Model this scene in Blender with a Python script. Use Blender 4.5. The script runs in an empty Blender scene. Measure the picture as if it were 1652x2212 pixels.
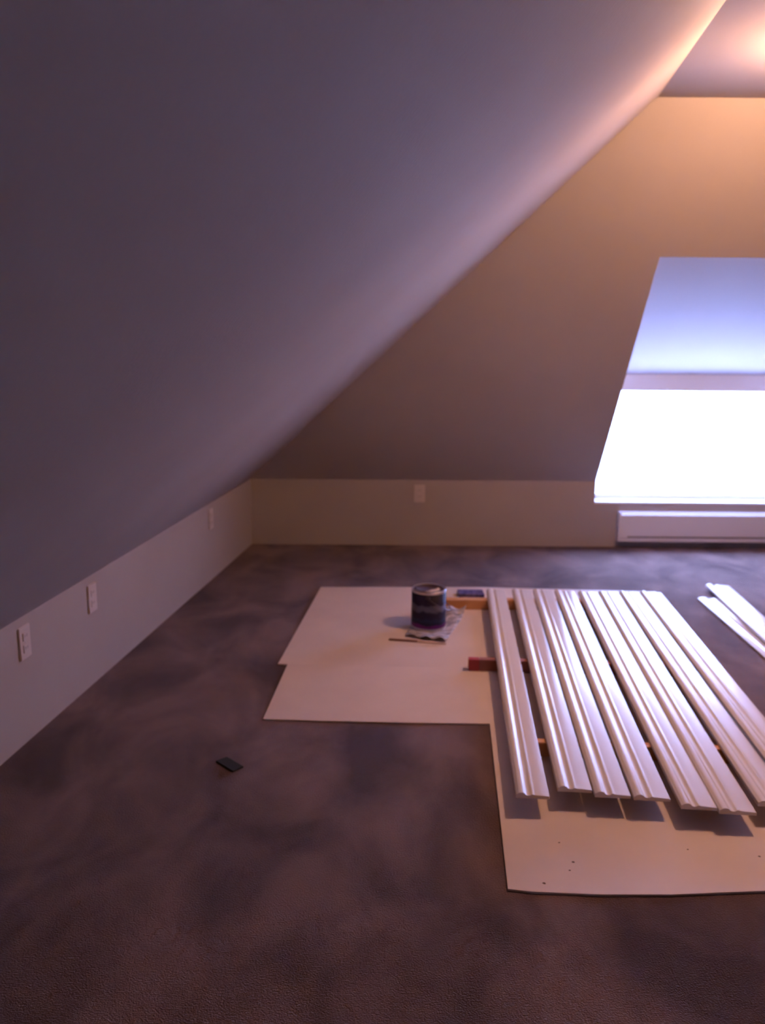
import bpy, bmesh, math, random
from mathutils import Vector, Matrix

random.seed(7)
scn = bpy.context.scene
col = scn.collection

# ------------------------------------------------------------------ camera
W, H = 1652, 2212
F = 1876.0                       # focal length in pixels (phone main camera)
CAM_Z = 1.38
TH = math.atan(386 / F)          # pitch below the horizon
RO = 0.008                       # small roll
fw = Vector((0, math.cos(TH), -math.sin(TH)))
r0, u0 = Vector((1, 0, 0)), Vector((0, math.sin(TH), math.cos(TH)))
rt = r0 * math.cos(RO) + u0 * math.sin(RO)
up = -r0 * math.sin(RO) + u0 * math.cos(RO)
CP = Vector((0, 0, CAM_Z))
cam = bpy.data.cameras.new('camera')
cam.sensor_fit = 'VERTICAL'; cam.sensor_height = 24.0; cam.lens = 24.0 * F / H
cam.clip_start = 0.02
cam.dof.use_dof = True; cam.dof.focus_distance = 1.6; cam.dof.aperture_fstop = 2.6   # the phone's soft focus
camo = bpy.data.objects.new('camera', cam); col.objects.link(camo)
camo.matrix_world = Matrix(((rt.x, up.x, -fw.x, CP.x), (rt.y, up.y, -fw.y, CP.y), (rt.z, up.z, -fw.z, CP.z), (0, 0, 0, 1)))
scn.camera = camo

# ------------------------------------------------------------------ light and exposure
scn.view_settings.view_transform = 'Standard'
scn.view_settings.look = 'None'
scn.view_settings.gamma = 1.0
scn.view_settings.use_curve_mapping = False
scn.view_settings.exposure = 0.0
SKY = (0.34, 0.46, 1.0); SKY_STRENGTH = 48.0
LAMP = (1.0, 0.53, 0.31); LAMP_STRENGTH = 345.0
LAMP_POS = Vector((1.66, 3.25, 2.4))
w = bpy.data.worlds.new('overcast'); scn.world = w; w.use_nodes = True
bg = w.node_tree.nodes['Background']
bg.inputs[0].default_value = (*SKY, 1); bg.inputs[1].default_value = SKY_STRENGTH

# ------------------------------------------------------------------ helpers
def ray(px, py):
    return (fw + rt * ((px - W / 2) / F) + up * ((H / 2 - py) / F))
def at_z(px, py, z):
    d = ray(px, py); return CP + d * ((z - CP.z) / d.z)
def at_y(px, py, y):
    d = ray(px, py); return CP + d * (y / d.y)
def at_plane(px, py, p, n):
    d = ray(px, py); return CP + d * ((p - CP).dot(n) / d.dot(n))

def tag(o, label=None, cat=None, group=None, kind=None):
    if label: o['label'] = label
    if cat: o['category'] = cat
    if group: o['group'] = group
    if kind: o['kind'] = kind
    return o
def link(name, bm, m, parent=None, smooth=False, loc=None):
    me = bpy.data.meshes.new(name); bm.normal_update(); bm.to_mesh(me); bm.free()
    if smooth:
        for p in me.polygons: p.use_smooth = True
    o = bpy.data.objects.new(name, me); col.objects.link(o); me.materials.append(m)
    if parent: o.parent = parent
    if loc is not None: o.location = loc
    return o
def empty(name, loc=(0, 0, 0), rz=0):
    o = bpy.data.objects.new(name, None); col.objects.link(o)
    o.location = loc; o.rotation_euler = (0, 0, rz); o.empty_display_size = .05
    return o
def box(bm, lo, hi, bev=0):
    r = bmesh.ops.create_cube(bm, size=1)
    for v in r['verts']:
        v.co = Vector([(lo[i] + hi[i]) / 2 + v.co[i] * (hi[i] - lo[i]) for i in range(3)])
    if bev:
        es = set(e for v in r['verts'] for e in v.link_edges)
        bmesh.ops.bevel(bm, geom=list(es), offset=bev, segments=2, affect='EDGES')
    return bm
def slab(pts, n, t):
    """polygon pushed back by t along n: a solid sheet"""
    bm = bmesh.new(); n = Vector(n).normalized()
    a = [bm.verts.new(Vector(p)) for p in pts]
    b = [bm.verts.new(Vector(p) + n * t) for p in pts]
    bm.faces.new(a); bm.faces.new(b[::-1])
    k = len(a)
    for i in range(k): bm.faces.new((a[i], b[i], b[(i + 1) % k], a[(i + 1) % k]))
    bmesh.ops.recalc_face_normals(bm, faces=bm.faces)
    return bm
def slabs(polys, n, t):
    bm = bmesh.new()
    for p in polys:
        s = slab(p, n, t); me = bpy.data.meshes.new('x'); s.to_mesh(me); s.free(); bm.from_mesh(me); bpy.data.meshes.remove(me)
    return bm
def lathe(bm, prof, seg=48):
    rings = []
    for r, z in prof:
        if r < 1e-6: rings.append([bm.verts.new((0, 0, z))])
        else: rings.append([bm.verts.new((r * math.cos(2 * math.pi * i / seg), r * math.sin(2 * math.pi * i / seg), z)) for i in range(seg)])
    for a, b in zip(rings, rings[1:]):
        for i in range(seg):
            j = (i + 1) % seg
            if len(a) == 1 and len(b) == 1: continue
            if len(a) == 1: bm.faces.new((a[0], b[j], b[i]))
            elif len(b) == 1: bm.faces.new((a[i], a[j], b[0]))
            else: bm.faces.new((a[i], a[j], b[j], b[i]))
    bmesh.ops.recalc_face_normals(bm, faces=bm.faces)
    return bm
def tube(bm, pts, r, seg=8):
    pts = [Vector(p) for p in pts]; rings = []
    for i, p in enumerate(pts):
        t = (pts[min(i + 1, len(pts) - 1)] - pts[max(i - 1, 0)]).normalized()
        a = t.cross(Vector((0, 1, .01))).normalized(); b = t.cross(a)
        rings.append([bm.verts.new(p + (a * math.cos(2 * math.pi * k / seg) + b * math.sin(2 * math.pi * k / seg)) * r) for k in range(seg)])
    for a, b in zip(rings, rings[1:]):
        for k in range(seg): bm.faces.new((a[k], a[(k + 1) % seg], b[(k + 1) % seg], b[k]))
    bm.faces.new(rings[0]); bm.faces.new(rings[-1][::-1])
    bmesh.ops.recalc_face_normals(bm, faces=bm.faces)
    return bm

# ------------------------------------------------------------------ materials
def mat(name, c, rough=.6, metal=0, spec=.5):
    m = bpy.data.materials.new(name); m.use_nodes = True
    b = m.node_tree.nodes['Principled BSDF']
    b.inputs['Base Color'].default_value = (*c, 1); b.inputs['Roughness'].default_value = rough
    b.inputs['Metallic'].default_value = metal; b.inputs['Specular IOR Level'].default_value = spec
    return m
def mottled(name, c1, c2, scale, rough=.6, bump=0, bscale=200, stretch=(1, 1, 1), lo=.35, hi=.65, spec=.5, detail=4, dist=0.0):
    m = mat(name, c1, rough, spec=spec); nt = m.node_tree; N = nt.nodes; L = nt.links
    b = N['Principled BSDF']
    tc = N.new('ShaderNodeTexCoord'); mp = N.new('ShaderNodeMapping'); mp.inputs['Scale'].default_value = stretch
    L.new(tc.outputs['Object'], mp.inputs['Vector'])
    nz = N.new('ShaderNodeTexNoise'); nz.inputs['Scale'].default_value = scale; nz.inputs['Detail'].default_value = detail
    nz.inputs['Distortion'].default_value = dist
    L.new(mp.outputs[0], nz.inputs['Vector'])
    cr = N.new('ShaderNodeValToRGB'); cr.color_ramp.elements[0].position = lo; cr.color_ramp.elements[1].position = hi
    cr.color_ramp.elements[0].color = (*c1, 1); cr.color_ramp.elements[1].color = (*c2, 1)
    L.new(nz.outputs['Fac'], cr.inputs['Fac']); L.new(cr.outputs[0], b.inputs['Base Color'])
    if bump:
        n2 = N.new('ShaderNodeTexNoise'); n2.inputs['Scale'].default_value = bscale; n2.inputs['Detail'].default_value = 3
        L.new(tc.outputs['Object'], n2.inputs['Vector'])
        bp = N.new('ShaderNodeBump'); bp.inputs['Strength'].default_value = bump; bp.inputs['Distance'].default_value = .01
        L.new(n2.outputs['Fac'], bp.inputs['Height']); L.new(bp.outputs[0], b.inputs['Normal'])
    return m
M = {}
M['plaster'] = mottled('painted_drywall', (.40, .345, .315), (.43, .375, .34), 1.3, .75, .08, 90, spec=.25)
M['carpet'] = mottled('taupe_carpet', (.075, .045, .038), (.20, .130, .112), 2.6, .95, .7, 240, stretch=(1.3, .8, 1), lo=.34, hi=.62, spec=.1, detail=6, dist=.45)
_b = M['carpet'].node_tree.nodes['Principled BSDF']
_b.inputs['Sheen Weight'].default_value = .14; _b.inputs['Sheen Roughness'].default_value = .4; _b.inputs['Sheen Tint'].default_value = (.8, .8, 1, 1)
M['panel'] = mottled('primed_hardboard', (.68, .565, .52), (.75, .63, .58), 3.0, .42, .02, 60, spec=.35)
M['gloss'] = mottled('white_primer_paint', (.74, .69, .70), (.78, .73, .74), 5, .21, .01, 60, stretch=(1, .1, 1), spec=.8)
M['dormer_lit'] = mottled('lit_dormer_plaster', (.53, .48, .50), (.56, .51, .53), 1.3, .7, .05, 90, spec=.3)  # plaster lightened: extra window light on the dormer put into its colour
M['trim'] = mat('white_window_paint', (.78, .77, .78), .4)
M['heater'] = mat('heater_enamel', (.72, .70, .74), .4)
M['plate'] = mat('ivory_plastic', (.60, .52, .47), .4)
M['slot'] = mat('dark_slot', (.14, .11, .10), .6)
M['black'] = mat('black_foam', (.012, .012, .008), .9)
M['steel'] = mat('tin_plate', (.72, .68, .70), .28, 1.0)
M['lid'] = mat('stained_lid', (.06, .035, .05), .5, .3)
M['wire'] = mat('wire', (.10, .08, .10), .35, .8)
M['orange_wood'] = mottled('pine_strip', (.50, .22, .075), (.60, .29, .11), 6, .6, .05, 80, stretch=(1, 8, 1))
M['red_wood'] = mottled('red_brown_strip', (.24, .08, .06), (.32, .12, .09), 6, .6, .05, 80, stretch=(1, 8, 1))
M['red'] = mat('red_paint', (.36, .03, .03), .5)
M['stir'] = mottled('stirrer_wood', (.48, .34, .26), (.58, .42, .33), 8, .7)
M['stir_dark'] = mat('paint_wet_wood', (.16, .05, .035), .6)
M['blue_box'] = mottled('dark_blue_card', (.045, .035, .12), (.13, .11, .26), 40, .5, lo=.4, hi=.6)
M['scuff'] = mat('dark_scuff', (.10, .06, .05), .9)

# ------------------------------------------------------------------ room dimensions from the perspective
K = 0.44                                             # knee wall height
CZ = 2.40                                            # flat ceiling height
corner = at_z(545, 1175, 0.0); D = corner.y          # far left floor corner
a = at_z(0, 1655, 0.0)
ld = (corner - a); ld.z = 0; ld.normalize()          # direction of the left knee wall
ln = Vector((ld.y, -ld.x, 0))                        # its normal, into the room
Q = at_z(1420, 210, CZ)                              # where both slopes meet the flat ceiling
run_l = (Q - corner).dot(ln); run_f = D - Q.y
YB = -5.2                                            # back gable wall
XC = (1.42 + 2.72) / 2                               # centre line of the room and dormer
def lx(y, z=0.0):                                    # x on the left side surface at depth y, height z (knee wall or slope)
    off = 0 if z <= K else run_l * (z - K) / (CZ - K)
    return corner.x + (y - D) * ld.x / ld.y + off / ld.y
def rx(y, z=0.0): return 2 * XC - lx(D, z) + 0 * y + .35
def fy(z): return D - run_f * (z - K) / (CZ - K)      # far slope depth at height z
print('D', D, 'corner', corner, 'Q', Q, 'run', run_l, run_f)
T = .09

def S(name, bm, m=None): return tag(link(name, bm, m or M['plaster']), kind='structure')
S('floor', slabs([[(lx(YB) - .1, YB - .1, 0), (rx(0) + .1, YB - .1, 0), (rx(0) + .1, D + .1, 0), (lx(D) - .1, D + .1, 0)]], (0, 0, -1), .1), M['carpet'])
S('wall_left', slabs([[(lx(YB), YB, 0), (lx(D), D, 0), (lx(D), D, K), (lx(YB), YB, K)]], -ln, T))
S('wall_right', slabs([[(rx(0), YB, 0), (rx(0), D, 0), (rx(0), D, K), (rx(0), YB, K)]], (1, 0, 0), T))
S('ceiling_left', slabs([[(lx(YB, K), YB, K), (lx(D, K), D, K), (Q.x, Q.y, CZ), (lx(YB, CZ + 1e-6), YB, CZ)]], Vector((-ln.x, -ln.y, 1)), .05))
S('ceiling_right', slabs([[(rx(0), YB, K), (rx(0), D, K), (rx(0, CZ), Q.y, CZ), (rx(0, CZ), YB, CZ)]], (1, 0, 1), .05))
S('ceiling', slabs([[(lx(YB, CZ), YB, CZ), (rx(0, CZ), YB, CZ), (rx(0, CZ), Q.y, CZ), (Q.x, Q.y, CZ)]], (0, 0, 1), .05))
S('wall_back', slabs([[(lx(YB), YB, 0), (rx(0), YB, 0), (rx(0), YB, K), (rx(0, CZ), YB, CZ), (lx(YB, CZ), YB, CZ), (lx(YB), YB, K)]], (0, -1, 0), T))

# dormer opening in the far slope
pA = at_plane(1408, 555, Vector((0, D, K)), Vector((0, CZ - K, run_f)))
DX0 = (pA.x + at_y(1296, 1080, D).x) / 2; DX1 = DX0 + 1.36; DZ = pA.z
print('dormer', pA, at_y(1296, 1080, D), DX0)
SZ = at_y(1400, 1089, D).z                           # sill height
WY = D + .14                                         # window plane
HZ = at_y(1500, 822, WY).z                           # window head height
print('sill', SZ, 'head', HZ, 'dormer z', DZ)
nf = (0, CZ - K, run_f)
S('ceiling_far', slabs([
    [(lx(D), D, K), (DX0, D, K), (DX0, fy(DZ), DZ), (lx(fy(DZ), DZ), fy(DZ), DZ)],
    [(DX1, D, K), (rx(0), D, K), (rx(0, DZ), fy(DZ), DZ), (DX1, fy(DZ), DZ)],
    [(lx(fy(DZ), DZ), fy(DZ), DZ), (rx(0, DZ), fy(DZ), DZ), (rx(0, CZ), Q.y, CZ), (Q.x, Q.y, CZ)]], nf, .02))
S('wall_far', slabs([
    [(lx(D) - T, D, 0), (DX0, D, 0), (DX0, D, K), (lx(D) - T, D, K)],
    [(DX0, D, 0), (DX1, D, 0), (DX1, D, SZ), (DX0, D, SZ)],
    [(DX1, D, 0), (rx(0) + T, D, 0), (rx(0) + T, D, K), (DX1, D, K)]], (0, 1, 0), .16))
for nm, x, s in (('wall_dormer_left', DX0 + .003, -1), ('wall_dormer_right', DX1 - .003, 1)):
    S(nm, slabs([[(x, D + .004, SZ), (x, WY + .02, SZ), (x, WY + .02, HZ + .06), (x, fy(DZ) + .004, DZ), (x, D + .004, K)]], (s, 0, 0), .04), M['dormer_lit'])
S('ceiling_dormer', slabs([[(DX0 - .04, fy(DZ), DZ), (DX1 + .04, fy(DZ), DZ), (DX1 + .04, WY + .05, HZ), (DX0 - .04, WY + .05, HZ)]], (0, DZ - HZ, WY - fy(DZ)), .05), M['dormer_lit'])

# window: casing, sash, glass, sill
win = tag(empty('window_1', (DX0, WY, SZ)), kind='structure')
def wp(name, lo, hi, m, bev=.003): return link(name, box(bmesh.new(), lo, hi, bev), m, win)
ww, wh = DX1 - DX0, HZ - SZ
wp('window_head', (0, -.02, wh - .055), (ww, .04, wh + .045), M['trim'])
wp('head_moulding', (0, -.032, wh - .068), (ww, .0, wh - .052), M['trim'])
wp('window_jamb', (0, -.02, .02), (.035, .04, wh - .055), M['trim'])
wp('window_jamb', (ww - .035, -.02, .02), (ww, .04, wh - .055), M['trim'])
wp('window_sill', (0, -.14, 0), (ww, .04, .012), M['trim'])
wp('sash_rail', (.035, 0, .012), (ww - .035, .03, .04), M['trim'])
gl = bpy.data.materials.new('window_glass'); gl.use_nodes = True
gb = gl.node_tree.nodes['Principled BSDF']; gb.inputs['Transmission Weight'].default_value = 1
gb.inputs['Roughness'].default_value = 0; gb.inputs['IOR'].default_value = 1.02; gb.inputs['Base Color'].default_value = (1, 1, 1, 1)
link('glass_pane', slab([(.035, .012, .04), (ww - .035, .012, .04), (ww - .035, .012, wh - .055), (.035, .012, wh - .055)], (0, 1, 0), .004), gl, win)
pl = bpy.data.lights.new('daylight_portal', 'AREA'); pl.shape = 'RECTANGLE'; pl.size = ww; pl.size_y = wh; pl.cycles.is_portal = True
po = bpy.data.objects.new('daylight_portal', pl); col.objects.link(po)
po.location = (DX0 + ww / 2, WY + .06, SZ + wh / 2); po.rotation_euler = (math.radians(-90), 0, 0)

# ------------------------------------------------------------------ ceiling lamp (just out of the frame)
lamp = tag(empty('ceiling_lamp', LAMP_POS), 'round flush ceiling lamp glowing warm near the dormer', 'lamp')
link('base_plate', lathe(bmesh.new(), [(0, 0), (.06, 0), (.06, -.02), (0, -.02)], 40), M['trim'], lamp)
em = bpy.data.materials.new('lit_globe'); em.use_nodes = True
eb = em.node_tree.nodes['Principled BSDF']; eb.inputs['Emission Color'].default_value = (*LAMP, 1); eb.inputs['Emission Strength'].default_value = LAMP_STRENGTH
link('lamp_shade', lathe(bmesh.new(), [(0, -.0201), (.055, -.022), (.08, -.045), (.088, -.08), (.08, -.115), (.05, -.142), (0, -.15)], 40), em, lamp, True)

# ------------------------------------------------------------------ baseboard heater under the window
hx0 = at_y(1339, 1140, D - .05).x
hz1, hz0 = at_y(1345, 1107, D - .055).z, at_y(1345, 1170, D - .055).z
ht = tag(empty('baseboard_heater', (hx0, D, hz0)), 'long white baseboard heater mounted low on the far wall under the window', 'heater')
hl = DX1 - hx0 + .1; hh = hz1 - hz0
bm = bmesh.new()
prof = [(0, 0.012), (0, hh), (-.03, hh), (-.055, hh - .02), (-.055, .028), (-.048, .012)]
for x in (0, hl): [bm.verts.new((x, p[0], p[1])) for p in prof]
bm.verts.ensure_lookup_table(); n = len(prof)
for i in range(n): bm.faces.new([bm.verts[k] for k in (i, (i + 1) % n, n + (i + 1) % n, n + i)])
bm.faces.new([bm.verts[i] for i in range(n)]); bm.faces.new([bm.verts[n + i] for i in range(n)][::-1])
bmesh.ops.recalc_face_normals(bm, faces=bm.faces)
link('cover', bm, M['heater'], ht)
link('bottom_rail', box(bmesh.new(), (0, -.058, 0), (hl, 0, .012), .002), M['heater'], ht)
link('slot', box(bmesh.new(), (.05, -.0565, .028), (hl - .05, -.0545, .036)), M['slot'], ht)
link('end_cap', box(bmesh.new(), (-.012, -.06, 0), (.0, 0, hh + .002), .002), M['heater'], ht)

# ------------------------------------------------------------------ wall outlets
def outlet(pos, rz, label):
    t = tag(empty('wall_outlet', pos, rz), label, 'outlet', 'outlets along the knee walls')   # local -y points into the room
    link('plate', box(bmesh.new(), (-.036, -.007, -.058), (.036, 0, .058), .003), M['plate'], t)
    for z in (-.021, .021):
        s = link('socket', box(bmesh.new(), (-.017, -.010, z - .014), (.017, -.007, z + .014), .0012), M['plate'], t)
        for x in (-.006, .006):
            link('slot', box(bmesh.new(), (x - .001, -.0103, z - .002), (x + .001, -.0099, z + .008)), M['slot'], s)
    link('screw', box(bmesh.new(), (-.003, -.0085, -.003), (.003, -.007, .003), .001), M['steel'], t)
wp0 = Vector((corner.x, corner.y, 0))
rzl = math.atan2(-ln.x, ln.y) + math.pi              # local -y -> ln
for (px, py, lb) in ((51, 1387, 'outlet plate on the left knee wall nearest the camera, at the left edge'),
                     (197, 1291, 'outlet plate on the left knee wall, midway between the near one and the corner'),
                     (454, 1121, 'small outlet plate on the left knee wall closest to the far corner')):
    p = at_plane(px, py, wp0, ln)
    outlet(p, rzl, lb)
outlet(at_y(906, 1066, D), 0, 'faint outlet plate on the far knee wall between the corner and window')

# ------------------------------------------------------------------ flat sheets on the carpet
PT = .006
def gl_line(p, q, y):                                  # point of pixel line p-q at row y
    t = (y - p[1]) / (q[1] - p[1]); return (p[0] + (q[0] - p[0]) * t, y)
CL = ((1097, 1920), (1058, 1565))
def sheet(name, pix, label, cat, group=None, t=PT):
    pts = [at_z(x, y, t) for x, y in pix]
    o0 = Vector((pts[0].x, pts[0].y, 0))
    bm = slab([p - o0 for p in pts], (0, 0, -1), t - .0005)
    return tag(link(name, bm, M['panel'], loc=o0), label, cat, group)
c1568 = gl_line(*CL, 1563); c1440 = gl_line(*CL, 1444); c1268 = gl_line(*CL, 1268)
sheet('hardboard_sheet', [(693, 1268), (600, 1434), c1440, c1268], 'white sheet lying furthest back on the carpet, under the paint can', 'sheet')
sheet('hardboard_sheet', [(621, 1434.4), (568, 1553), (700, 1557), (900, 1561), c1568, c1440], 'white sheet lying in front of the paint can sheet, left of the mouldings', 'sheet')
big = sheet('hardboard_sheet', [c1268, (1097, 1920), (1150, 1926), (1300, 1932), (1450, 1932), (1652, 1924), (1940, 1912), (1416, 1278)],
      'large white sheet nearest the camera, with the mouldings laid above it', 'sheet', t=.0065)
for (px, py, r) in ((1208, 1820, .0035), (1238, 1862, .0045), (1230, 1880, .0035), (1175, 1908, .005), (1485, 1835, .0035), (1640, 1850, .004)):
    p = at_z(px, py, .0065) - big.location
    bm = bmesh.new(); bmesh.ops.create_cone(bm, cap_ends=True, segments=7, radius1=r, radius2=r * .6, depth=.001)
    for v in bm.verts: v.co = Vector((v.co.x * random.uniform(.8, 1.6), v.co.y * random.uniform(.7, 1.3), v.co.z))
    link('scuff_mark', bm, M['scuff'], big, loc=(p.x, p.y, .0065))

# ------------------------------------------------------------------ cross strips holding the mouldings up
ZS = .056
def strip(p, q, wd, m, label, name='wood_strip', endm=None, endl=.0):
    a = at_z(*p, ZS); b = at_z(*q, ZS); d = b - a; d.z = 0; L_ = d.length
    t = tag(empty(name, (a.x, a.y, .0068), math.atan2(d.y, d.x)), label, 'strip')
    link('strip_body', box(bmesh.new(), (endl, 0, 0), (L_, wd, ZS - .0068), .002), m, t)
    if endm: tag(link('painted_end', box(bmesh.new(), (0, 0, 0), (endl, wd, ZS - .0068), .002), endm, t), 'red painted end')
    return t
strip((956, 1296), (1404, 1301), .05, M['orange_wood'], 'orange wooden strip under the far ends of the mouldings, right of the can')
strip((1012, 1425), (1506, 1440), .035, M['red_wood'], 'reddish wooden strip with red end crossing under the mouldings midway', endm=M['red'], endl=.045)
strip((1140, 1604), (1620, 1622), .035, M['orange_wood'], 'brown wooden strip under the mouldings near their front ends')

# ------------------------------------------------------------------ mouldings
def profile(wd):
    # s across the face, height; rounded bead at the left, groove, fillet, flat face
    P = [(0, 0), (0, .009), (.02, .012)]
    for k in range(13):
        a_ = math.pi * (1 - k / 12) * .86 + .12
        P.append((.165 + .125 * math.cos(a_), .0105 + .0075 * math.sin(a_)))
    P += [(.33, .0095), (.38, .0090), (.43, .0098), (.46, .0122), (.49, .0134), (.52, .0130), (.55, .0118), (.60, .0114), (.97, .0090), (1, .0080), (1, 0)]
    return [((s - .5) * wd, h) for s, h in P]
def moulding(far, near, label, group, z0=ZS, loc_z=0.0):
    """far, near = (left pixel, right pixel) of the ends, on the top plane"""
    zt = z0 + .011
    fl, fr, nl, nr = [at_z(*p, zt) for p in (far[0], far[1], near[0], near[1])]
    a_, b_ = (nl + nr) / 2, (fl + fr) / 2
    d = (b_ - a_); d.z = 0; L_ = d.length; d.normalize(); s = Vector((d.y, -d.x, 0))
    w0, w1 = abs((nr - nl).dot(s)), abs((fr - fl).dot(s)); wd = (w0 + w1) / 2
    print('moulding', round(L_, 2), round(w0, 3), round(w1, 3))
    bm = bmesh.new(); pr = profile(wd); rings = []
    ca, cb = (nr - nl).dot(d) / wd, 0
    for k in range(2):
        rings.append([bm.verts.new((x, (L_ if k else 0), z)) for x, z in pr])
    n = len(pr)
    for i in range(n): bm.faces.new((rings[0][i], rings[0][(i + 1) % n], rings[1][(i + 1) % n], rings[1][i]))
    caps = [bm.faces.new(rings[0]), bm.faces.new(rings[1][::-1])]
    bmesh.ops.recalc_face_normals(bm, faces=bm.faces)
    o = link('moulding', bm, M['gloss'], smooth=True, loc=(a_.x, a_.y, z0 + .0003))
    for e in o.data.edges: pass
    for p in o.data.polygons:
        if len(p.vertices) > 4: p.use_smooth = False
    # sharp edges on the steep corners
    o.data.set_sharp_from_angle(angle=math.radians(40))
    o.rotation_euler = (0, 0, math.atan2(d.y, d.x) - math.pi / 2)
    return tag(o, label, 'moulding', group)
G = 'white mouldings laid side by side on the strips'
rows = [
 ((1051, 1274), (1090, 1274), (1114, 1719), (1187, 1717), 'leftmost white moulding of the row, dark gap on its right'),
 ((1106, 1274), (1147, 1274), (1205, 1705), (1278, 1703), 'second white moulding from the left, its front end set furthest back'),
 ((1150, 1274), (1193, 1275), (1286, 1717), (1361, 1716), 'third white moulding from the left, bright bead along its left edge'),
 ((1197, 1276), (1241, 1277), (1371, 1724), (1446, 1722), 'fourth white moulding from the left, just left of the wide dark gap'),
 ((1249, 1279), (1290, 1279), (1472, 1743), (1548, 1741), 'fifth white moulding from the left, just right of the wide dark gap'),
 ((1292, 1279), (1335, 1279), (1556, 1754), (1632, 1751), 'sixth white moulding from the left, its front end nearest the camera'),
 ((1337, 1279), (1380, 1279), (1639, 1736), (1716, 1736), 'seventh white moulding from the left, second from the right of the row'),
 ((1382, 1279), (1428, 1279), (1722, 1730), (1802, 1730), 'rightmost white moulding of the row, bordering bare carpet'),
]
for fl, fr, nl, nr, lb in rows: moulding((fl, fr), (nl, nr), lb, G)
G2 = 'loose mouldings on the carpet at right'
moulding(((1519, 1302), (1566, 1283)), ((1748, 1504), (1824, 1484)), 'lower loose white moulding at the right edge, lying on bare carpet', G2, z0=.001)
moulding(((1527, 1264), (1571, 1263)), ((1752, 1481), (1822, 1478)), 'upper loose white moulding at the right edge, brightest, resting on another', G2, z0=.0195)

# ------------------------------------------------------------------ paper, paint can, stirrer, box, black scrap
cb = at_z(925, 1352, .009); cb.z = .0078
pp = [at_z(x, y, .0068) for x, y in ((876, 1376), (962, 1391), (1007, 1324), (900, 1318))]
bm = bmesh.new(); NX = 14
g = [[None] * (NX + 1) for _ in range(NX + 1)]
for i in range(NX + 1):
    for j in range(NX + 1):
        u, v = i / NX, j / NX
        p = (pp[0] * (1 - u) + pp[1] * u) * (1 - v) + (pp[3] * (1 - u) + pp[2] * u) * v
        away = max(0, (Vector((p.x - cb.x, p.y - cb.y, 0)).length - .095))
        z = .0072 + away * (.10 + .12 * math.sin(9 * u + 5 * v) ** 2)
        g[i][j] = bm.verts.new((p.x - cb.x, p.y - cb.y, z))
for i in range(NX):
    for j in range(NX): bm.faces.new((g[i][j], g[i + 1][j], g[i + 1][j + 1], g[i][j + 1]))
M['paper'] = mottled('printed_paper', (.26, .25, .31), (.62, .58, .64), 26, .7, stretch=(1, 2.4, 1), lo=.45, hi=.58)
o = link('newspaper', bm, M['paper'], smooth=True, loc=(cb.x, cb.y, 0))
sm = o.modifiers.new('thickness', 'SOLIDIFY'); sm.thickness = .0004
tag(o, 'crumpled grey and white paper sheet spread under the paint can', 'paper')

can = tag(empty('paint_can', cb, math.radians(84)), 'dark round paint can with wire handle and metal rim, on paper', 'paint can')
R_, HC = .0825, .19
link('body', lathe(bmesh.new(), [(0, 0), (R_ - .002, 0), (R_, .003), (R_, .008), (R_ - .002, .010), (R_ - .002, HC - .012), (R_, HC - .009), (R_, HC - .002), (R_ - .002, HC), (R_ - .008, HC), (R_ - .010, HC - .006), (0, HC - .006)], 64), M['steel'], can, True)
lm = mat('dark_can_label', (.02, .012, .03), .6, spec=.25); nt = lm.node_tree; N = nt.nodes; L = nt.links
tc = N.new('ShaderNodeTexCoord'); sx = N.new('ShaderNodeSeparateXYZ'); L.new(tc.outputs['Object'], sx.inputs[0])
cr = N.new('ShaderNodeValToRGB'); cr.color_ramp.interpolation = 'EASE'
els = cr.color_ramp.elements
els[0].position = 0; els[0].color = (.20, .014, .15, 1)
els[1].position = 1; els[1].color = (.02, .012, .03, 1)
for pos, c in ((.20, (.19, .014, .14, 1)), (.26, (.012, .012, .03, 1)), (.34, (.02, .03, .055, 1)), (.42, (.018, .012, .03, 1)), (.53, (.018, .012, .03, 1)), (.60, (.12, .11, .14, 1)), (.70, (.12, .11, .14, 1)), (.76, (.02, .012, .03, 1))):
    e = els.new(pos); e.color = c
mr = N.new('ShaderNodeMath'); mr.operation = 'DIVIDE'; mr.inputs[1].default_value = HC
nz = N.new('ShaderNodeTexNoise'); nz.inputs['Scale'].default_value = 30
ad = N.new('ShaderNodeMath'); ad.operation = 'MULTIPLY_ADD'; ad.inputs[1].default_value = .03; 
L.new(tc.outputs['Object'], nz.inputs['Vector']); L.new(nz.outputs['Fac'], ad.inputs[0]); L.new(sx.outputs['Z'], ad.inputs[2]); L.new(ad.outputs[0], mr.inputs[0])
L.new(mr.outputs[0], cr.inputs[0]); L.new(cr.outputs[0], N['Principled BSDF'].inputs['Base Color'])
link('label', lathe(bmesh.new(), [(R_ - .0018, .011), (R_ - .0005, .0115), (R_ - .0005, HC - .0135), (R_ - .0018, HC - .013)], 64), lm, can, True)
ld_ = link('lid', lathe(bmesh.new(), [(0, HC - .0055), (R_ - .026, HC - .0055), (R_ - .024, HC - .001), (R_ - .012, HC - .001), (R_ - .0105, HC - .0055)], 48), M['lid'], can, True)
bm = bmesh.new(); arc = []                         # dried pale paint, a crescent across the lid
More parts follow.
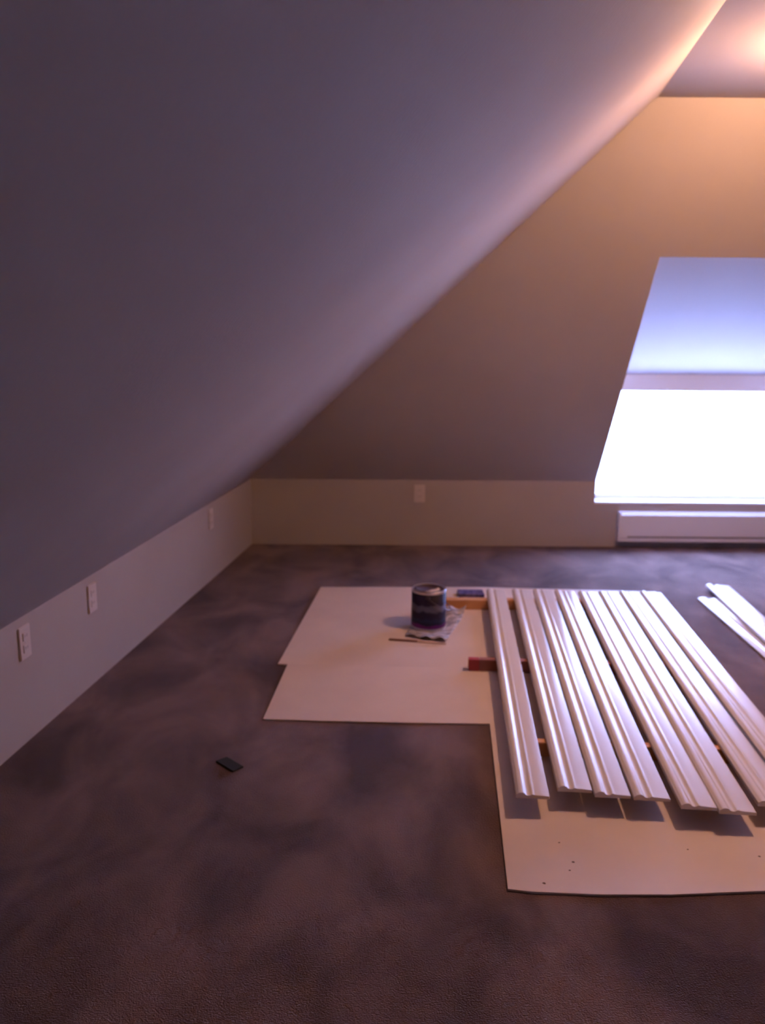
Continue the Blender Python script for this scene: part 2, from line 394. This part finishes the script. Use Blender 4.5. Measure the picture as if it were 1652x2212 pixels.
for k in range(17):
    a_ = math.radians(-205 + 150 * k / 16); t_ = math.sin(math.pi * k / 16)
    arc.append([bm.verts.new((rr * math.cos(a_), rr * math.sin(a_), HC - .0048)) for rr in (.052, .052 - .004 - .034 * t_)])
for p, q in zip(arc, arc[1:]): bm.faces.new((p[0], q[0], q[1], p[1]))
link('paint_smear', bm, M['panel'], can).data.name = 'paint_smear'
for s in (-1, 1):
    bm = bmesh.new(); bmesh.ops.create_cone(bm, cap_ends=True, segments=16, radius1=.010, radius2=.008, depth=.008, matrix=Matrix.Translation((s * (R_ + .003), 0, HC * .86)) @ Matrix.Rotation(s * math.pi / 2, 4, 'Y'))
    link('handle_ear', bm, M['wire'], can)
hp = []
for k in range(25):
    a_ = math.pi * k / 24
    hp.append(((R_ + .008) * math.cos(a_), -(R_ + .022) * math.sin(a_), HC * .86 - .075 * math.sin(a_)))
link('bail_handle', tube(bmesh.new(), hp, .0022), M['wire'], can, True)

a_, b_ = at_z(840, 1380, .0105), at_z(964, 1389, .0105); d = b_ - a_
st = tag(empty('paint_stirrer', (a_.x, a_.y, .0068), math.atan2(d.y, d.x)), 'thin wooden paint stirring stick lying in front of the can', 'stirrer')
link('clean_half', box(bmesh.new(), (d.length * .5, -.012, 0), (d.length, .012, .004), .001), M['stir'], st)
tag(link('stained_half', box(bmesh.new(), (0, -.010, 0), (d.length * .5, .010, .004), .001), M['stir_dark'], st), 'dark stained half')

a_ = at_z(990, 1292, .0068); b_ = at_z(1046, 1293, .0068)
tag(link('flat_box', box(bmesh.new(), (0, 0, 0), ((b_ - a_).length, .09, .022), .002), M['blue_box'], loc=(a_.x, a_.y, .0068)),
    'small dark blue flat box behind the orange strip, right of the can', 'box')

cs = [at_z(x, y, .006) for x, y in ((466, 1643), (490, 1634), (526, 1655), (503, 1665))]
o0 = Vector((cs[0].x, cs[0].y, 0))
bm = slab([p - o0 for p in cs], (0, 0, -1), .0055)
bmesh.ops.bevel(bm, geom=bm.edges[:], offset=.0012, segments=1, affect='EDGES')
tag(link('sanding_pad', bm, M['black'], loc=o0), 'small flat black square lying alone on the brown carpet', 'pad')
